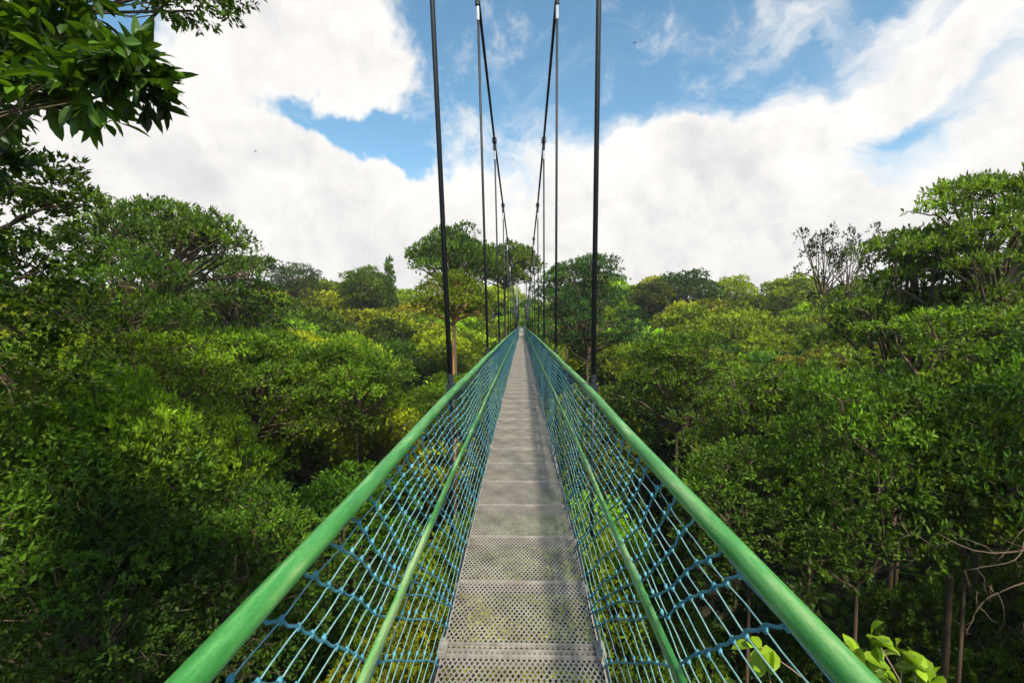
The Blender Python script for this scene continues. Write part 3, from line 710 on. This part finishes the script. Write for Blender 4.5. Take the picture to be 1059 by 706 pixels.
# hangers and main cables
HS = 3.78; hy = [3.44+HS*i for i in range(-3, 23)]
def main_h(y):    # height of the main cable above the eye
    kz = [-10,0,3.44,7.22,11.0,14.78,18.56,26,34,45,52,65,80,92]; kh = [9.6,6.9,5.85,4.95,4.12,3.5,3.05,2.1,1.35,.75,.7,1.5,4.0,7.0]
    return np.interp(y, kz, kh)
def main_x(sg, y):
    if sg < 0: return -np.interp(y, [-10,0,3.44,7.22,11,14.78,18.56,92], [.95,.87,.80,.69,.655,.61,.59,.55])
    return np.interp(y, [-10,0,3.44,7.22,11,14.78,18.56,92], [.62,.59,.57,.535,.515,.505,.48,.55])
for sg in (-1,1):
    yy = np.array(sorted(set(list(np.arange(-8,92,2.0))+hy))); yy = yy[(yy>=-8)&(yy<=92)]
    mb = MB(); mb.tube(np.stack([main_x(sg, yy), yy, main_h(yy)],1), .026, 8, 0, True)
    bl(tag(mb.build('main_cable', M['cable'], bridge, True), f"{'left' if sg<0 else 'right'} main suspension cable"))
    for y in hy:
        if y < -8 or y > 90: continue
        mb = MB(); x0 = sg*(WR+.045); z0 = -RH-float(drop(y))-.03; x1 = float(main_x(sg, y)); z1 = float(main_h(y))
        mb.tube(np.array([[x0,y,z0],[x0+(x1-x0)*.5,y,(z0+z1)/2],[x1,y,z1]]), .019 if y < 30 else .022, 8)
        mb.tube(np.array([[x0,y,z0],[x0,y,-DK-float(drop(y))-.06]]), .014, 6)     # below the rail to the cross beam
        h_ = bl(mb.build('hanger', M['cable'], bridge, True))
        cm = MB(); T = np.array([x1, y, z1])
        cm.box(T, (.035,.09,.05)); cm.tube(np.array([T-[0,0,.05], T-[0,0,.22]]), .033, 8)
        for bx in (-.06,.06):
            for bz in (-.03,.03): cm.tube(np.array([T+[-.06,bx,bz], T+[.06,bx,bz]]), .012, 6)
        fb = np.array([x0, y, z0]); fm_ = MB(); fm_.box(fb+[0,0,.03], (.03,.05,.035)); fm_.tube(np.array([fb+[0,0,.05], fb+[(x1-x0)*.03,0,.14]]), .0225, 8); fm_.build('foot_fitting', M['cable'], h_)
        c_ = cm.build('clamp', M['cable'], h_)
        if abs(y) < 25:
            fm = MB(); u = np.array([x0-x1, 0, z0-z1]); u = u/np.linalg.norm(u)
            fm.tube(np.array([T+u*.24, T+u*.44]), .024, 8); fm.build('sleeve', M['fitting'], h_)
# far tower and landing
tw = empty('bridge_tower', (0, 92, float(ground(0,92))))
tag(tw, 'dark steel portal tower holding the cables at the far end of the bridge', 'tower')
g0 = float(ground(0,92)); mbp = MB()
for sg in (-1,1):
    m_ = MB(); m_.box((sg*.95, 0, (7.2-g0)/2), (.13,.13,(7.2-g0)/2)); m_.build('post', M['steel'], tw)
for z in (-DK-.7-g0, 2.6-g0, 7.0-g0):
    m_ = MB(); m_.box((0, 0, z), (.82,.10,.12)); m_.build('crossbar', M['steel'], tw)
m_ = MB(); m_.box((0, 3.2, -DK-.75-g0), (1.1, 3.0, .12)); m_.build('landing', M['concrete'], tw)

# large leaved sapling at the lower right
def big_leaf_plant():
    r = np.random.default_rng(77)
    top = hv(785, 558, 4.3); x, y = top[0], top[1]; g = float(ground(x, y))
    root = empty('big_leaf_sapling', (x, y, g)); tag(root, 'sapling with large bright yellow green leaves beside the right handrail', 'plant')
    o3 = np.array([x, y, g]); st = MB(); lf = []
    st.tube(curve_pts((0,0,0), top-o3-np.array([0,0,.5]), 12, r, .01), np.linspace(.06,.02,12), 7)
    spots = [(771, 550, 4.3), (759, 561, 4.2), (786, 558, 4.4), (796, 569, 4.3), (768, 575, 4.2), (808, 579, 4.4), (786, 585, 4.2), (756, 585, 4.0), (821, 593, 4.4), (801, 603, 4.3), (771, 605, 4.1), (741, 613, 4.0), (836, 613, 4.4), (700, 573, 4.2), (690, 553, 4.6), (715, 603, 4.1), (670, 588, 4.5), (730, 633, 4.0), (796, 643, 4.2), (756, 653, 4)]
    for k, (px, py, Y) in enumerate(spots):
        p = hv(px, py, Y)-o3; st.tube(curve_pts(top-o3-np.array([0,0,.55+.5*r.random()]), p, 6, r, .08), np.linspace(.012,.005,6), 5)
        nl_ = 6
        A = unit(np.array([[0,0,1.]])+.2*r.normal(0,1,(1,3)))
        lf.append(leaves_arrays(r, p[None], A, nl_, .20, .072, 1.6, np.array([.55+.4*r.random()]), True, droop=.5, jitter=.03))
    sm = st.build('stem', M['bark_pale'], root, True)
    c = link('leaves', leaves_mesh('leaves', lf, M['leaf_gloss']), root); c.color = (.135,.215,.02,1)
big_leaf_plant()
# leafless pale branches in the shade on the right
def dead_tree():
    r = np.random.default_rng(21); p0 = hv(925, 520, 9.5); x, y = p0[0], p0[1]; g = float(ground(x, y))
    root = empty('dead_tree', (x, y, g)); tag(root, 'leafless pale tree with twisted branches in the shade at the lower right', 'tree')
    o3 = np.array([x, y, g]); tb = MB(); tb.tube(curve_pts((0,0,0), hv(935,425,9.8)-o3, 16, r, .02), np.linspace(.14,.012,16), 8); tb.build('trunk', M['bark_pale'], root, True)
    for (a, b_, rr) in [((903,492,9.5),(812,480,8.8),.035),((903,512,9.5),(852,520,9.0),.045),((852,520,9.0),(836,535,8.9),.03),((852,520,9.0),(856,543,8.9),.02),((880,505,9.2),(868,548,9.0),.02),((836,535,8.9),(831,548,8.8),.015),((870,484,9.1),(830,505,8.8),.018),((830,505,8.8),(835,520,8.8),.012),((903,470,9.5),(850,500,9.2),.02)]:
        m_ = MB(); pa = hv(*a)-o3; pb = hv(*b_)-o3; Pm = curve_pts(pa, pb, 9, r, .07); m_.tube(Pm, np.linspace(rr*.7, rr*.25, 9), 6)
        for _ in range(3):
            j = r.integers(3,8); m_.tube(curve_pts(Pm[j], Pm[j]+r.normal(0,.28,3), 5, r, .15), np.linspace(rr*.4, rr*.12, 5), 4)
        m_.build('branch', M['bark'], root, True)
dead_tree()
# two birds in the sky
for (px, py, Y, lb) in ((611,155,60,'small dark bird high in the blue sky right of the cables'), (359,227,60,'small dark bird before the white cloud on the left')):
    p = hv(px, py, Y); m_ = MB()
    m_.tube(np.array([[-.22,0,0],[-.12,0,.01],[.05,0,.02],[.17,0,.02],[.24,0,.03],[.30,0,.02]]), [.01,.05,.07,.05,.04,.008], 8)
    root = empty('bird', tuple(p), .8); root.scale = (.65,.65,.65); tag(root, lb, 'bird')
    m_.build('body', M['bird'], root, True)
    for sg in (-1,1):
        w_ = MB(); w_.add([(.08,0,.03),(-.06,0,.03),(-.10,sg*.2,.11),(.07,sg*.2,.13),(-.12,sg*.42,.05),(-.02,sg*.42,.07),(.08,0,.045),(-.06,0,.045),(-.10,sg*.2,.122),(.07,sg*.2,.142),(-.12,sg*.42,.056),(-.02,sg*.42,.076)],
          [(0,1,2,3),(3,2,4,5),(6,9,8,7),(9,11,10,8),(0,3,9,6),(3,5,11,9),(1,7,8,2),(2,8,10,4),(4,10,11,5)]); w_.build('wing', M['bird'], root)


# the humid air over the forest
hm = bpy.data.materials.new('haze'); hm.use_nodes = True; hn = hm.node_tree; hn.nodes.clear()
pv = hn.nodes.new('ShaderNodeVolumePrincipled'); pv.inputs['Color'].default_value = (.92,.95,1,1); pv.inputs['Density'].default_value = .0004; pv.inputs['Anisotropy'].default_value = .3
ho = hn.nodes.new('ShaderNodeOutputMaterial'); hn.links.new(pv.outputs[0], ho.inputs['Volume'])
hb = MB(); hb.box((0,0,0), (3100,3100,33)); hz_o = hb.build('haze', hm); hz_o.location = (0,0,4); tag(hz_o, 'thin pale humid air lying over the whole forest', 'haze', kind='stuff')
